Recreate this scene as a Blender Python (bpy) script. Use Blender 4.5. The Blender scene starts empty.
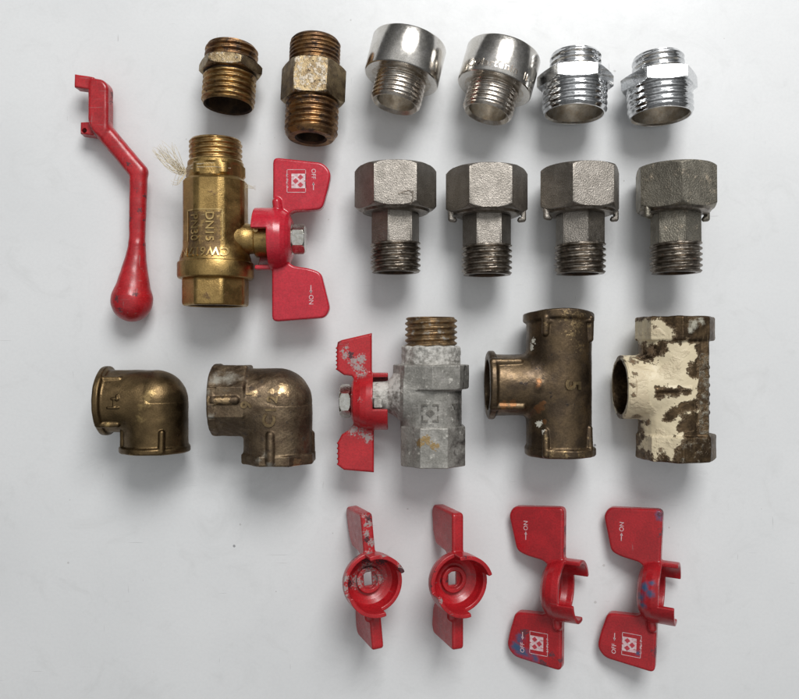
import bpy, math, random
import numpy as np
from mathutils import Vector
random.seed(7)
S = 0.00042            # metres per photograph pixel on the table plane
F = 800.0              # camera height in those pixels
PI = math.pi
sc = bpy.context.scene
COL = sc.collection

# ------------------------------------------------------------------ materials
class NT:
    def __init__(s, name):
        m = bpy.data.materials.new(name); m.use_nodes = True
        s.m = m; s.t = m.node_tree; s.t.nodes.clear()
        s.out = s.t.nodes.new('ShaderNodeOutputMaterial')
        s.b = s.t.nodes.new('ShaderNodeBsdfPrincipled')
        s.t.links.new(s.b.outputs[0], s.out.inputs[0])
        a = s.t.nodes.new('ShaderNodeAttribute'); a.attribute_name = 'pc'
        s.pc = a.outputs['Vector']
    def n(s, typ): return s.t.nodes.new(typ)
    def put(s, sock, v):
        if isinstance(v, bpy.types.NodeSocket): s.t.links.new(v, sock)
        elif isinstance(v, (tuple, list)): sock.default_value = tuple(v) + ((1,) if len(v) == 3 and len(sock.default_value) == 4 else ())
        else: sock.default_value = v
    def noise(s, scale, detail=3, rough=.55, vec=None, dist=0, stretch=None):
        v = vec or s.pc
        if stretch:
            mp = s.n('ShaderNodeMapping'); mp.inputs['Scale'].default_value = stretch
            s.put(mp.inputs[0], v); v = mp.outputs[0]
        q = s.n('ShaderNodeTexNoise'); s.put(q.inputs['Vector'], v)
        q.inputs['Scale'].default_value = scale; q.inputs['Detail'].default_value = detail
        q.inputs['Roughness'].default_value = rough; q.inputs['Distortion'].default_value = dist
        return q.outputs[0]
    def vor(s, scale, feature='F1', vec=None):
        q = s.n('ShaderNodeTexVoronoi'); s.put(q.inputs['Vector'], vec or s.pc)
        q.feature = feature; q.inputs['Scale'].default_value = scale
        return q.outputs['Distance']
    def attr(s, name):
        a = s.n('ShaderNodeAttribute'); a.attribute_name = name; return a.outputs['Fac']
    def math(s, op, a, b=0.0):
        q = s.n('ShaderNodeMath'); q.operation = op; s.put(q.inputs[0], a); s.put(q.inputs[1], b); return q.outputs[0]
    def rng(s, v, lo, hi, a=0.0, b=1.0):
        q = s.n('ShaderNodeMapRange'); q.interpolation_type = 'SMOOTHSTEP'
        s.put(q.inputs[0], v); q.inputs[1].default_value = lo; q.inputs[2].default_value = hi
        q.inputs[3].default_value = a; q.inputs[4].default_value = b; return q.outputs[0]
    def mix(s, f, a, b):
        q = s.n('ShaderNodeMix'); q.data_type = 'RGBA'
        s.put(q.inputs[0], f); s.put(q.inputs[6], a); s.put(q.inputs[7], b); return q.outputs[2]
    def mixf(s, f, a, b):
        q = s.n('ShaderNodeMix'); q.data_type = 'FLOAT'
        s.put(q.inputs[0], f); s.put(q.inputs[2], a); s.put(q.inputs[3], b); return q.outputs[0]
    def bump(s, h, strength, dist, prev=None):
        q = s.n('ShaderNodeBump'); s.put(q.inputs['Height'], h)
        q.inputs['Strength'].default_value = strength; q.inputs['Distance'].default_value = dist * S
        if prev is not None: s.put(q.inputs['Normal'], prev)
        return q.outputs[0]
    def finish(s, col, rough, metal=1.0, normal=None, coat=0.0, spec=None):
        s.put(s.b.inputs['Base Color'], col); s.put(s.b.inputs['Roughness'], rough); s.put(s.b.inputs['Metallic'], metal)
        if normal is not None: s.put(s.b.inputs['Normal'], normal)
        if coat: s.b.inputs['Coat Weight'].default_value = coat; s.b.inputs['Coat Roughness'].default_value = .15
        return s.m

def surface(name, c1, c2, rough=(.3, .5), scale=.06, metal=1.0, bump=(.5, .5, .4), layers=(), coat=0.0, scratch=None, relief_d=(.35, .3)):
    """two-tone base; layers = (attr or None, noise scale, lo, hi, colour, rough, metal, amp)"""
    n = NT(name)
    a = n.noise(scale, 4, .6)
    col = n.mix(n.rng(a, .38, .62), c1, c2)
    fine = n.noise(bump[0], 3, .6)
    r = n.mixf(n.rng(n.noise(scale * 2.3, 4, .65), .35, .65), rough[0], rough[1])
    m = metal
    lum = n.rng(fine, .3, .7, .82, 1.12)
    q = n.n('ShaderNodeMix'); q.data_type = 'RGBA'; q.blend_type = 'MULTIPLY'; q.inputs[0].default_value = 1
    n.put(q.inputs[6], col); n.put(q.inputs[7], lum); col = q.outputs[2]
    relief = None
    for L in layers:
        at, sc_, lo, hi, c, rr, mm, amp = L
        v = n.noise(sc_, 5, .68)
        if at: v = n.math('ADD', n.math('MULTIPLY', n.math('SUBTRACT', v, .5), amp * 2.2), n.attr(at))
        f = n.rng(v, lo, hi)
        col = n.mix(f, col, c); r = n.mixf(f, r, rr); m = n.mixf(f, m, mm)
        relief = f if relief is None else n.math('ADD', relief, f)
    if scratch:
        for k, (st, sc2) in enumerate(((( .12, 1.6, .5), .35), ((1.3, .10, .6), .3))):
            v = n.noise(sc2, 2, .5, stretch=st)
            f = n.rng(v, scratch[1], scratch[1] + .03)
            col = n.mix(n.math('MULTIPLY', f, scratch[2]), col, scratch[0])
    nrm = n.bump(fine, bump[1], bump[2])
    if relief is not None: nrm = n.bump(relief, relief_d[0], relief_d[1], nrm)
    return n.finish(col, r, m, nrm, coat)

M = {}
M['brass'] = surface('yellow_brass', (.46, .305, .115), (.33, .215, .08), (.30, .42), .05, bump=(.9, .5, .4),
                     layers=((None, .09, .58, .76, (.17, .105, .05), .5, .8, 1), ('mA', .2, .3, .8, (.15, .095, .045), .5, .8, .6)), scratch=((.6, .48, .25), .72, .5))
M['brass_cut'] = surface('cut_brass', (.48, .32, .14), (.32, .20, .08), (.28, .42), .08, bump=(1.0, .3, .25),
                     layers=((None, .12, .58, .72, (.15, .085, .04), .5, .8, 1),))
M['brass_old'] = surface('tarnished_brass', (.33, .19, .085), (.14, .08, .045), (.32, .5), .07, bump=(.9, .5, .4),
                     layers=((None, .10, .52, .66, (.06, .04, .03), .55, .7, 1), (None, .25, .68, .74, (.5, .48, .42), .7, .2, 1)))
M['brass_mid'] = surface('browned_thread', (.38, .245, .10), (.22, .135, .06), (.3, .45), .08, bump=(1.0, .3, .3),
                     layers=((None, .12, .54, .68, (.10, .06, .035), .5, .8, 1),))
M['brass_flat'] = surface('rubbed_brass', (.34, .26, .15), (.18, .13, .075), (.35, .55), .1, bump=(.8, .6, .5),
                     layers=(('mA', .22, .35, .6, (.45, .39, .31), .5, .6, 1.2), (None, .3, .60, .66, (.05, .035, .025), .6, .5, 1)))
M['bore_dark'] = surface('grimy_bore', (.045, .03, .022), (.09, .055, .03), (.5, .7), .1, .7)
M['bore_shiny'] = surface('machined_bore', (.74, .71, .66), (.56, .50, .42), (.3, .45), .1, bump=(.8, .3, .3))
M['bronze'] = surface('bronze', (.168, .114, .056), (.115, .078, .039), (.36, .48), .05, bump=(.8, .45, .35),
                     layers=(('mA', .12, .45, .9, (.36, .255, .115), .36, 1, .8), (None, .2, .66, .74, (.07, .05, .03), .5, .8, 1)))
M['bronze_old'] = surface('weathered_bronze', (.21, .155, .10), (.13, .092, .06), (.46, .6), .06, bump=(.7, .55, .4),
                     layers=((None, .16, .56, .68, (.075, .055, .04), .6, .7, 1), ('mA', .14, .35, 1.2, (.33, .31, .26), .7, .3, .7),
                             ('mB', .2, .4, .7, (.48, .34, .19), .35, 1, .8)))
M['brown'] = surface('browned_brass', (.09, .064, .042), (.15, .104, .06), (.36, .5), .05, .9, bump=(.6, .4, .35),
                     layers=((None, .14, .60, .70, (.035, .025, .02), .4, .6, 1), ('mA', .35, .55, .95, (.34, .245, .13), .38, 1, 1.1),
                             ('mB', .2, .4, .65, (.22, .105, .045), .45, .8, .6), ('mC', .35, .45, .6, (.6, .58, .5), .8, 0, 1.0)))
M['cream'] = surface('cream_paint_over_bronze', (.145, .098, .055), (.085, .058, .036), (.38, .55), .08, bump=(.5, .5, .5),
                     layers=(('mB', .20, .38, .95, (.38, .36, .29), .75, .1, .8), ('mA', .13, .10, .60, (.24, .17, .10), .6, .2, 1.4), ('mA', .13, .46, .60, (.665, .57, .39), .45, 0, 1.2),
                             ('mA', .06, 1.30, 1.80, (.60, .50, .34), .55, 0, .9), ('mB2', .25, .35, .75, (.19, .125, .07), .6, 0, 1.1)),
                     scratch=((.34, .25, .15), .70, .6), relief_d=(.9, .8))
M['steel'] = surface('cast_steel', (.34, .31, .275), (.275, .25, .22), (.36, .50), .07, bump=(.85, .7, .7),
                     layers=((None, .12, .64, .76, (.20, .18, .155), .55, .9, 1),))
M['steel_dull'] = surface('dull_steel', (.31, .285, .235), (.24, .22, .18), (.42, .55), .06, bump=(.7, .8, .7),
                     layers=((None, .09, .56, .70, (.45, .38, .29), .5, .8, 1),))
M['steel_cut'] = surface('cut_steel', (.30, .265, .225), (.16, .135, .11), (.28, .45), .12, bump=(1., .4, .3),
                     layers=((None, .2, .60, .7, (.12, .075, .05), .6, .7, 1),))
M['chrome'] = surface('chrome', (.76, .77, .78), (.70, .71, .72), (.10, .17), .1, bump=(.5, .06, .15),
                     layers=((None, .5, .72, .76, (.2, .2, .2), .4, 1, 1),))
M['nickel'] = surface('nickel', (.76, .73, .69), (.68, .65, .60), (.15, .22), .1, bump=(.8, .12, .2))
M['nickel_cut'] = surface('cut_nickel', (.68, .63, .57), (.52, .45, .38), (.2, .32), .15, bump=(.9, .25, .25))
M['zinc'] = surface('zinc_plate', (.62, .61, .57), (.48, .46, .41), (.16, .3), .2, bump=(.8, .2, .3))
def red(name, c1, c2, layers, rough=(.26, .40), scr=.74):
    return surface(name, c1, c2, rough, .05, 0.0, bump=(.6, .22, .3), layers=layers, coat=.12, scratch=((.30, .12, .12), scr, .6))
blk = (.05, .02, .02)
M['red'] = red('red_coating', (.50, .014, .022), (.44, .011, .018), ((None, .5, .77, .80, (.5, .45, .42), .6, 0, 1),))
M['red_pink'] = red('glossy_red_coating', (.50, .018, .035), (.45, .015, .03), ((None, .5, .78, .81, (.7, .6, .58), .6, 0, 1),), (.2, .32))
M['red_worn'] = red('worn_red_coating', (.44, .014, .020), (.37, .011, .016),
                    (('mA', .55, .40, .72, (.34, .28, .27), .7, .1, 1.3), ('mB', .4, .42, .70, (.07, .02, .025), .6, .2, 1.2)), scr=.72)
M['red_lever'] = red('scuffed_red_coating', (.43, .014, .020), (.34, .011, .016),
                    (('mB', .45, .48, .62, (.11, .02, .025), .6, 0, 1.5), (None, .35, .66, .74, (.22, .018, .022), .55, 0, 1), (None, .6, .73, .77, (.45, .30, .28), .6, 0, 1)), scr=.68)
M['red_blue'] = red('red_coating_with_ink', (.40, .012, .018), (.33, .010, .015),
                    (('mC', .12, .25, .95, (.035, .085, .17), .5, 0, .7), ('mB', .35, .42, .6, (.12, .03, .04), .6, 0, 1.4),
                     (None, .45, .74, .78, (.4, .3, .3), .6, 0, 1)), scr=.73)
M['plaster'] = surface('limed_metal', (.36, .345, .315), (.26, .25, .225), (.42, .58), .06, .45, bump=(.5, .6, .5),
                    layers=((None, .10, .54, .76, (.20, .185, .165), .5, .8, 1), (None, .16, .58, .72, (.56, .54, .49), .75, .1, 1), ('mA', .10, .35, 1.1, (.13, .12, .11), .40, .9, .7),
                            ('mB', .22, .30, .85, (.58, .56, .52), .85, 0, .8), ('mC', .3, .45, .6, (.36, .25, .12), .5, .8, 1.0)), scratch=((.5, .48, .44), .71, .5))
M['thread_limed'] = surface('limed_brass_thread', (.34, .22, .11), (.19, .13, .075), (.4, .55), .09, .8, bump=(.8, .5, .4),
                    layers=((None, .12, .54, .70, (.34, .32, .28), .7, .2, 1), (None, .2, .64, .72, (.07, .055, .045), .6, .6, 1)))
M['rubbed'] = surface('rubbed_lit_metal', (.62, .45, .20), (.52, .36, .15), (.28, .38), .1, bump=(.9, .3, .3))  # rubbed lettering, lightened in colour where lighting leaves the relief faint
M['rubbed_bronze'] = surface('rubbed_lit_bronze', (.30, .215, .115), (.20, .145, .08), (.34, .45), .1, bump=(.9, .4, .3))  # rubbed characters, paler colour standing in for highlights on their edges
M['emblem'] = surface('emblem_shade_metal', (.15, .14, .125), (.24, .225, .20), (.5, .6), .2, .6)  # emblem darkened in its colour to stand in for relief shade
M['white_ink'] = surface('white_ink', (.68, .54, .55), (.60, .40, .42), (.5, .6), .3, 0.0)
M['red_ink'] = surface('red_ink', (.50, .05, .07), (.46, .04, .06), (.4, .5), .3, 0.0)
M['fibre'] = surface('hemp', (.66, .58, .42), (.52, .44, .30), (.7, .8), .2, 0.0)
M['hair'] = surface('dark_hair', (.12, .10, .09), (.1, .08, .07), (.6, .7), .2, 0.0)
def table_mat():
    n = NT('white_laminate')
    g = n.n('ShaderNodeTexCoord'); mp = n.n('ShaderNodeMapping'); mp.inputs['Scale'].default_value = (1 / S,) * 3
    n.put(mp.inputs[0], g.outputs['Object']); v = mp.outputs[0]
    col = n.mix(n.rng(n.noise(.006, 3, .5, v), .35, .65), (.70, .708, .712), (.735, .742, .745))
    col = n.mix(n.rng(n.noise(.35, 3, .6, v), .35, .7, 0, .12), col, (.55, .56, .58))
    # specks
    d = n.vor(.022, vec=v); sz = n.rng(n.noise(.05, 1, .5, v), .48, .72, 0.0, .05)
    spk = n.math('LESS_THAN', d, sz)
    col = n.mix(n.math('MULTIPLY', spk, .7), col, (.10, .10, .11))
    d2 = n.vor(.06, vec=v); spk2 = n.math('LESS_THAN', d2, n.rng(n.noise(.11, 1, .5, v), .52, .75, 0.0, .09))
    col = n.mix(n.math('MULTIPLY', spk2, .35), col, (.25, .22, .19))
    # faint rubbed scratches
    for st, sc2, th in (((.06, 1.4, 1), .35, .735), ((1.2, .09, 1), .3, .74)):
        f = n.rng(n.noise(sc2, 2, .5, v, stretch=st), th, th + .03)
        f = n.math('MULTIPLY', f, n.rng(n.noise(.02, 2, .5, v), .46, .56))
        col = n.mix(n.math('MULTIPLY', f, .6), col, (.45, .45, .45))
    smu = n.rng(n.noise(.018, 5, .7, v, dist=1.5), .50, .75, 0, .28)
    col = n.mix(smu, col, (.55, .555, .55))
    nrm = n.bump(n.noise(.25, 3, .6, v), .10, .5); nrm = n.bump(n.noise(.02, 3, .6, v), .08, 4, nrm)
    rough = n.rng(n.noise(.03, 4, .6, v), .3, .7, .30, .42)
    return n.finish(col, rough, 0.0, nrm)
M['table'] = table_mat()

# ------------------------------------------------------------------ things
def Ry(a):  # +X towards +Z for positive a
    c, s = math.cos(a), math.sin(a); return np.array([[c, 0, -s], [0, 1, 0], [s, 0, c]])
def Rx(a):  # +Y towards +Z
    c, s = math.cos(a), math.sin(a); return np.array([[1, 0, 0], [0, c, -s], [0, s, c]])
def Rz(a):
    c, s = math.cos(a), math.sin(a); return np.array([[c, -s, 0], [s, c, 0], [0, 0, 1]])
D = math.radians
SEED = [0]
class Thing:
    """local coordinates in photo pixels; ref is the local point seen at (px, py) at height zc"""
    def __init__(s, name, label, cat, px, py, zc, R=np.eye(3), ref=(0, 0, 0), group=None):
        s.k = (F - zc) / F; s.R = R; s.ref = np.array(ref, float); s.zc = zc
        s.e = bpy.data.objects.new(name, None); COL.objects.link(s.e)
        s.e.location = ((px - 399.5) * s.k * S, (349.5 - py) * s.k * S, 0); s.e.empty_display_size = .01
        s.e['label'] = label; s.e['category'] = cat
        if group: s.e['group'] = group
        s.parts = []; SEED[0] += 1; s.seed = np.array([SEED[0] * 137.0, SEED[0] * 91.0, SEED[0] * 53.0])
    def add(s, name, V, Fc, mat, parent=None, N=None, masks=None, sharp=35, mats=None, fmat=None, label=None):
        V = np.asarray(V, float)
        W = ((V - s.ref) @ s.R.T) * s.k * S; W[:, 2] += s.zc * S
        me = mesh(name, W, Fc)
        a = me.attributes.new('pc', 'FLOAT_VECTOR', 'POINT'); a.data.foreach_set('vector', (V + s.seed).astype(np.float32).ravel())
        for kx, mv in (masks or {}).items():
            a = me.attributes.new(kx, 'FLOAT', 'POINT'); a.data.foreach_set('value', np.asarray(mv, np.float32).ravel())
        for m in (mats or [mat]): me.materials.append(m)
        if fmat is not None: me.polygons.foreach_set('material_index', np.asarray(fmat, np.int32))
        me.polygons.foreach_set('use_smooth', np.ones(len(me.polygons), bool))
        if N is not None: me.normals_split_custom_set_from_vertices((N @ s.R.T).tolist())
        else: me.set_sharp_from_angle(angle=D(sharp))
        o = bpy.data.objects.new(name, me); COL.objects.link(o); o.parent = parent or s.e
        if label: o['label'] = label
        s.parts.append(o); return o
    def done(s):
        mn = min(np_co(o)[:, 2].min() for o in s.parts)
        for o in s.parts:
            c = np_co(o); c[:, 2] -= mn; o.data.vertices.foreach_set('co', c.ravel()); o.data.update()
        return s.e
def np_co(o):
    c = np.empty(len(o.data.vertices) * 3, np.float32); o.data.vertices.foreach_get('co', c); return c.reshape(-1, 3)
def mesh(name, V, Fc):
    me = bpy.data.meshes.new(name)
    if isinstance(Fc, np.ndarray):
        me.vertices.add(len(V)); me.vertices.foreach_set('co', np.asarray(V, np.float32).ravel())
        k = Fc.shape[1]; me.loops.add(Fc.size); me.loops.foreach_set('vertex_index', Fc.astype(np.int32).ravel())
        me.polygons.add(len(Fc)); me.polygons.foreach_set('loop_start', np.arange(0, Fc.size, k, dtype=np.int32))
        me.update(calc_edges=True)
    else: me.from_pydata([tuple(v) for v in V], [], Fc)
    me.validate(); me.update(); return me

# ------------------------------------------------------------------ turned shapes
NTH = 192
TH = np.arange(NTH) * 2 * PI / NTH
def ngon(a, n, ph=0.0):
    w = 2 * PI / n; t = (TH - ph + w / 2) % w - w / 2
    return a / np.cos(t)
def ring(rows, axis='y'):
    """rows of (y, r[, mat]) round a closed profile -> V, F, fmat"""
    n = len(rows); V = np.zeros((n, NTH, 3)); fm = np.zeros((n, NTH), int)
    for i, row in enumerate(rows):
        r = row[1] * np.ones(NTH); V[i, :, 0] = r * np.sin(TH); V[i, :, 1] = row[0]; V[i, :, 2] = r * np.cos(TH)
        fm[i] = row[2] if len(row) > 2 else 0
    idx = np.arange(n * NTH).reshape(n, NTH)
    a = idx; b = np.roll(idx, -1, 0); c = np.roll(np.roll(idx, -1, 0), -1, 1); d = np.roll(idx, -1, 1)
    Fc = np.stack([a, b, c, d], -1).reshape(-1, 4); V = V.reshape(-1, 3)
    if vol(V, Fc) < 0: Fc = Fc[:, ::-1]
    if axis == 'x': V = np.stack([V[:, 1], -V[:, 0], V[:, 2]], -1)
    return V, np.ascontiguousarray(Fc), fm.ravel()
def vol(V, Fc):
    a, b, c, d = (V[Fc[:, i]] for i in range(4))
    return (np.einsum('ij,ij->i', a, np.cross(b, c)) + np.einsum('ij,ij->i', a, np.cross(c, d))).sum()
def thread_rows(y0, y1, R, depth, pitch, cham=2.5, both=True, wob=0):
    """y0 -> y1, chamfered at the y1 end (both: y0 too)"""
    n = max(6, int(abs(y1 - y0) / pitch * 10)); out = []
    rnd = np.random.RandomState(int(abs(y0 * 13 + R * 7)) + 1)
    ph = rnd.rand(6) * 6.28
    for i in range(n + 1):
        y = y0 + (y1 - y0) * i / n
        t = ((y / pitch - TH / (2 * PI)) % 1.0)
        h = np.clip((.5 - .5 * np.cos(2 * PI * t)) * 1.25 - .08, 0, 1)
        de = abs(y1 - y); lim = R - max(0, cham - de) * .8
        r = R - depth * (1 - h)
        if wob: r = r + wob * (np.sin(TH * 5 + ph[0] + y * .9) * np.sin(TH * 11 + ph[1] - y * .5)) * h
        out.append((y, np.minimum(r, lim)))
    return out
def thread_end(y0, y1, R, rb, depth=2.2, pitch=5.3, cham=3, bevel=1.5, wob=.15):
    """tube with an outer thread, the open end at y1"""
    s = 1 if y1 > y0 else -1
    rows = thread_rows(y0, y1, R, depth, pitch, cham, wob=wob)
    rows += [(y1 + s * .01, (R - depth + rb) / 2 + 1), (y1, rb + bevel, 1), (y1 - s * bevel, rb, 1), (y0, rb, 1)]
    return ring(rows)
def hex_rows(y0, y1, a, n, rb, cham=3.0, ph=0.0, nr=6, cut=.98, mb=1, c0=True, c1=True):
    """prism with turned chamfers"""
    Rc = a / math.cos(PI / n); s = 1 if y1 > y0 else -1; L = abs(y1 - y0); rows = []
    ys = [0, .01] + [cham * i / nr for i in range(1, nr + 1)]
    ys = ys + [L / 2] + [L - v for v in reversed(ys)]
    g = ngon(a, n, ph)
    for v in ys:
        lim = 1e9
        if c0 and v < cham: lim = min(lim, a * cut + (Rc - a * cut) * (v / cham) ** .6)
        if c1 and L - v < cham: lim = min(lim, a * cut + (Rc - a * cut) * ((L - v) / cham) ** .6)
        rows.append((y0 + s * v, np.minimum(g, lim)))
    rows += [(y1, rb, mb), (y0, rb, mb)]
    return ring(rows)

# ------------------------------------------------------------------ distance fields + surface nets
def length(*a): return np.sqrt(sum(x * x for x in a))
def rcyl(P, ax, c, a0, a1, r, rd=1.0):
    o = [i for i in range(3) if i != ax]
    q = length(P[o[0]] - c[0], P[o[1]] - c[1]) - r + rd
    h = np.abs(P[ax] - (a0 + a1) / 2) - abs(a1 - a0) / 2 + rd
    return np.minimum(np.maximum(q, h), 0) + length(np.maximum(q, 0), np.maximum(h, 0)) - rd
def rprism(P, ax, c, a0, a1, ap, n, rd=1.0, ph=0.0):
    o = [i for i in range(3) if i != ax]; u = P[o[0]] - c[0]; v = P[o[1]] - c[1]; q = None
    for i in range(n):
        t = ph + 2 * PI * i / n; e = u * math.sin(t) + v * math.cos(t) - ap + rd
        q = e if q is None else np.maximum(q, e)
    h = np.abs(P[ax] - (a0 + a1) / 2) - abs(a1 - a0) / 2 + rd
    return np.minimum(np.maximum(q, h), 0) + length(np.maximum(q, 0), np.maximum(h, 0)) - rd
def rbox(P, c, h, rd=1.0, R=None):
    q = [P[i] - c[i] for i in range(3)]
    if R is not None: q = [sum(R[j, i] * q[j] for j in range(3)) for i in range(3)]
    q = [np.abs(q[i]) - h[i] + rd for i in range(3)]
    return np.minimum(np.maximum(np.maximum(q[0], q[1]), q[2]), 0) + length(*[np.maximum(x, 0) for x in q]) - rd
def cap(P, a, b, r, r2=None):
    a = np.array(a, float); b = np.array(b, float); d = b - a; L = max((d * d).sum(), 1e-9)
    t = np.clip(sum((P[i] - a[i]) * d[i] for i in range(3)) / L, 0, 1)
    return length(*[P[i] - a[i] - t * d[i] for i in range(3)]) - (r if r2 is None else r + (r2 - r) * t)
def sph(P, c, r): return length(*[P[i] - c[i] for i in range(3)]) - r
def smin(a, b, k):
    h = np.clip(.5 + .5 * (b - a) / k, 0, 1); return b + (a - b) * h - k * h * (1 - h)
def smax(a, b, k): return -smin(-a, -b, k)
def poly2(X, Y, pts):
    d = None; s = np.ones_like(X)
    n = len(pts)
    for i in range(n):
        ax, ay = pts[i]; bx, by = pts[i - 1]; ex, ey = bx - ax, by - ay; wx, wy = X - ax, Y - ay
        t = np.clip((wx * ex + wy * ey) / (ex * ex + ey * ey), 0, 1); q = (wx - ex * t) ** 2 + (wy - ey * t) ** 2
        d = q if d is None else np.minimum(d, q)
        c1 = Y >= ay; c2 = Y < by; c3 = ex * wy > ey * wx
        s = np.where((c1 & c2 & c3) | (~c1 & ~c2 & ~c3), -s, s)
    return s * np.sqrt(d)
def rextr(P, pts, z0, z1, rd=1.0, edge=0.0):
    q = poly2(P[0], P[1], pts) + rd; h = np.abs(P[2] - (z0 + z1) / 2) - (z1 - z0) / 2 + rd
    return np.minimum(np.maximum(q, h), 0) + length(np.maximum(q, 0), np.maximum(h, 0)) - rd
def wob(P, amp, f, s=0.0):
    x, y, z = P
    return amp * (np.sin(x * f + s + 1.3 * np.sin(y * f * .7)) * np.sin(y * f * 1.1 + 2 * s) + np.sin(z * f * 1.3 + x * f * .5 + s))
def nets(f, lo, hi, h=.85):
    ax = [np.arange(lo[i], hi[i] + h, h) for i in range(3)]
    X, Y, Z = np.meshgrid(*ax, indexing='ij'); V = f((X, Y, Z)).astype(np.float32)
    ins = V < 0; n = V.shape
    cnt = np.zeros((n[0] - 1, n[1] - 1, n[2] - 1), np.int8)
    for i in (0, 1):
        for j in (0, 1):
            for k in (0, 1): cnt += ins[i:n[0] - 1 + i, j:n[1] - 1 + j, k:n[2] - 1 + k]
    act = (cnt > 0) & (cnt < 8); I = np.argwhere(act)
    idx = -np.ones(act.shape, np.int64); idx[act] = np.arange(len(I))
    acc = np.zeros((len(I), 3)); num = np.zeros(len(I))
    cs = [(i, j, k) for i in (0, 1) for j in (0, 1) for k in (0, 1)]
    for a in cs:
        for d in range(3):
            if a[d]: continue
            b = list(a); b[d] = 1
            va = V[I[:, 0] + a[0], I[:, 1] + a[1], I[:, 2] + a[2]]; vb = V[I[:, 0] + b[0], I[:, 1] + b[1], I[:, 2] + b[2]]
            m = (va < 0) != (vb < 0); t = np.where(m, va / np.where(m, va - vb, 1), 0)
            for c in range(3): acc[:, c] += np.where(m, a[c] + (t if c == d else 0), 0)
            num += m
    P = (I + acc / num[:, None]) * h + np.array(lo)
    quads = []
    for d in range(3):
        o1, o2 = [(1, 2), (2, 0), (0, 1)][d]
        sl0 = [slice(0, n[i]) for i in range(3)]; sl0[d] = slice(0, n[d] - 1); sl1 = list(sl0); sl1[d] = slice(1, n[d])
        ch = ins[tuple(sl0)] != ins[tuple(sl1)]; E = np.argwhere(ch)
        ok = (E[:, o1] > 0) & (E[:, o2] > 0) & (E[:, o1] < n[o1] - 1) & (E[:, o2] < n[o2] - 1); E = E[ok]
        fl = ins[E[:, 0], E[:, 1], E[:, 2]]
        q = []
        for (u, v) in ((1, 1), (0, 1), (0, 0), (1, 0)):
            C = E.copy(); C[:, o1] -= u; C[:, o2] -= v; q.append(idx[C[:, 0], C[:, 1], C[:, 2]])
        q = np.stack(q, -1); q[~fl] = q[~fl][:, ::-1]; quads.append(q)
    Q = np.concatenate(quads); Q = Q[(Q >= 0).all(1)]
    def grad(p):
        e = .35; g = np.zeros_like(p)
        for c in range(3):
            a = p.copy(); a[:, c] += e; b = p.copy(); b[:, c] -= e
            g[:, c] = f((a[:, 0], a[:, 1], a[:, 2])) - f((b[:, 0], b[:, 1], b[:, 2]))
        return g / (2 * e)
    for _ in range(3):
        g = grad(P); v = f((P[:, 0], P[:, 1], P[:, 2])); st = -(v / np.maximum((g * g).sum(1), .3))[:, None] * g
        L = np.linalg.norm(st, axis=1, keepdims=True); P = P + st * np.minimum(1, .4 * h / np.maximum(L, 1e-9))
    g = grad(P); N = g / np.maximum(np.linalg.norm(g, axis=1, keepdims=True), 1e-9)
    return P, Q, N
def split(P, Q, N, lab):
    """lab(centres) -> int per face; returns {label: (P, Q, N)}"""
    L = lab(P[Q].mean(1)); out = {}
    for v in np.unique(L):
        q = Q[L == v]; u, inv = np.unique(q, return_inverse=True)
        out[int(v)] = (P[u], inv.reshape(q.shape), N[u])
    return out

# ------------------------------------------------------------------ writing and marks
def text_geo(body, size, extr, bold=0.0, spacing=1.0):
    cu = bpy.data.curves.new('t', 'FONT'); cu.body = body; cu.size = size; cu.extrude = extr; cu.offset = bold
    cu.align_x = 'CENTER'; cu.align_y = 'CENTER'; cu.space_character = spacing; cu.resolution_u = 4
    o = bpy.data.objects.new('t', cu); COL.objects.link(o); bpy.context.view_layer.update()
    dg = bpy.context.evaluated_depsgraph_get(); me = o.evaluated_get(dg).to_mesh()
    V = np.array([v.co[:] for v in me.vertices]).reshape(-1, 3); Fc = [list(p.vertices) for p in me.polygons]
    o.evaluated_get(dg).to_mesh_clear(); bpy.data.objects.remove(o); bpy.data.curves.remove(cu)
    return V, Fc
def prism_geo(polys, extr):
    V = []; Fc = []
    for p in polys:
        b = len(V); n = len(p)
        ar = sum(p[i - 1][0] * p[i][1] - p[i][0] * p[i - 1][1] for i in range(n))
        if ar < 0: p = p[::-1]
        V += [(x, y, -extr) for x, y in p] + [(x, y, extr) for x, y in p]
        Fc += [[b + n + i for i in range(n)], [b + n - 1 - i for i in range(n)]]
        Fc += [[b + i, b + (i + 1) % n, b + n + (i + 1) % n, b + n + i] for i in range(n)]
    return np.array(V, float), Fc
def drop(V, Fc):
    """height of the upper surface of a finished shape above (x, y)"""
    from mathutils.bvhtree import BVHTree
    bt = BVHTree.FromPolygons([tuple(v) for v in V], [tuple(int(i) for i in q) for q in Fc])
    def zf(x, y):
        out = np.zeros(len(x))
        for i in range(len(x)):
            h = bt.ray_cast(Vector((float(x[i]), float(y[i]), 100.0)), Vector((0, 0, -1)))
            out[i] = h[0].z if h[0] is not None else 0
        return out
    return zf
def join(*gs):
    V = []; Fc = []; b = 0
    for v, f in gs:
        V.append(v); Fc += [[i + b for i in q] for q in (f.tolist() if isinstance(f, np.ndarray) else f)]; b += len(v)
    return np.concatenate(V), Fc
def lay(g, x, y, ang, zf):
    """turn flat geometry by ang degrees, move to x, y and lift onto the surface zf(x, y)"""
    V, Fc = g; c, s = math.cos(D(ang)), math.sin(D(ang)); W = V.copy()
    W[:, 0] = V[:, 0] * c - V[:, 1] * s + x; W[:, 1] = V[:, 0] * s + V[:, 1] * c + y
    W[:, 2] = zf(W[:, 0], W[:, 1]) + V[:, 2]
    return W, Fc
def rect(x0, y0, x1, y1): return [(x0, y0), (x1, y0), (x1, y1), (x0, y1)]
def dia(x, y, w, h): return [(x - w, y), (x, y - h), (x + w, y), (x, y + h)]
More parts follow.
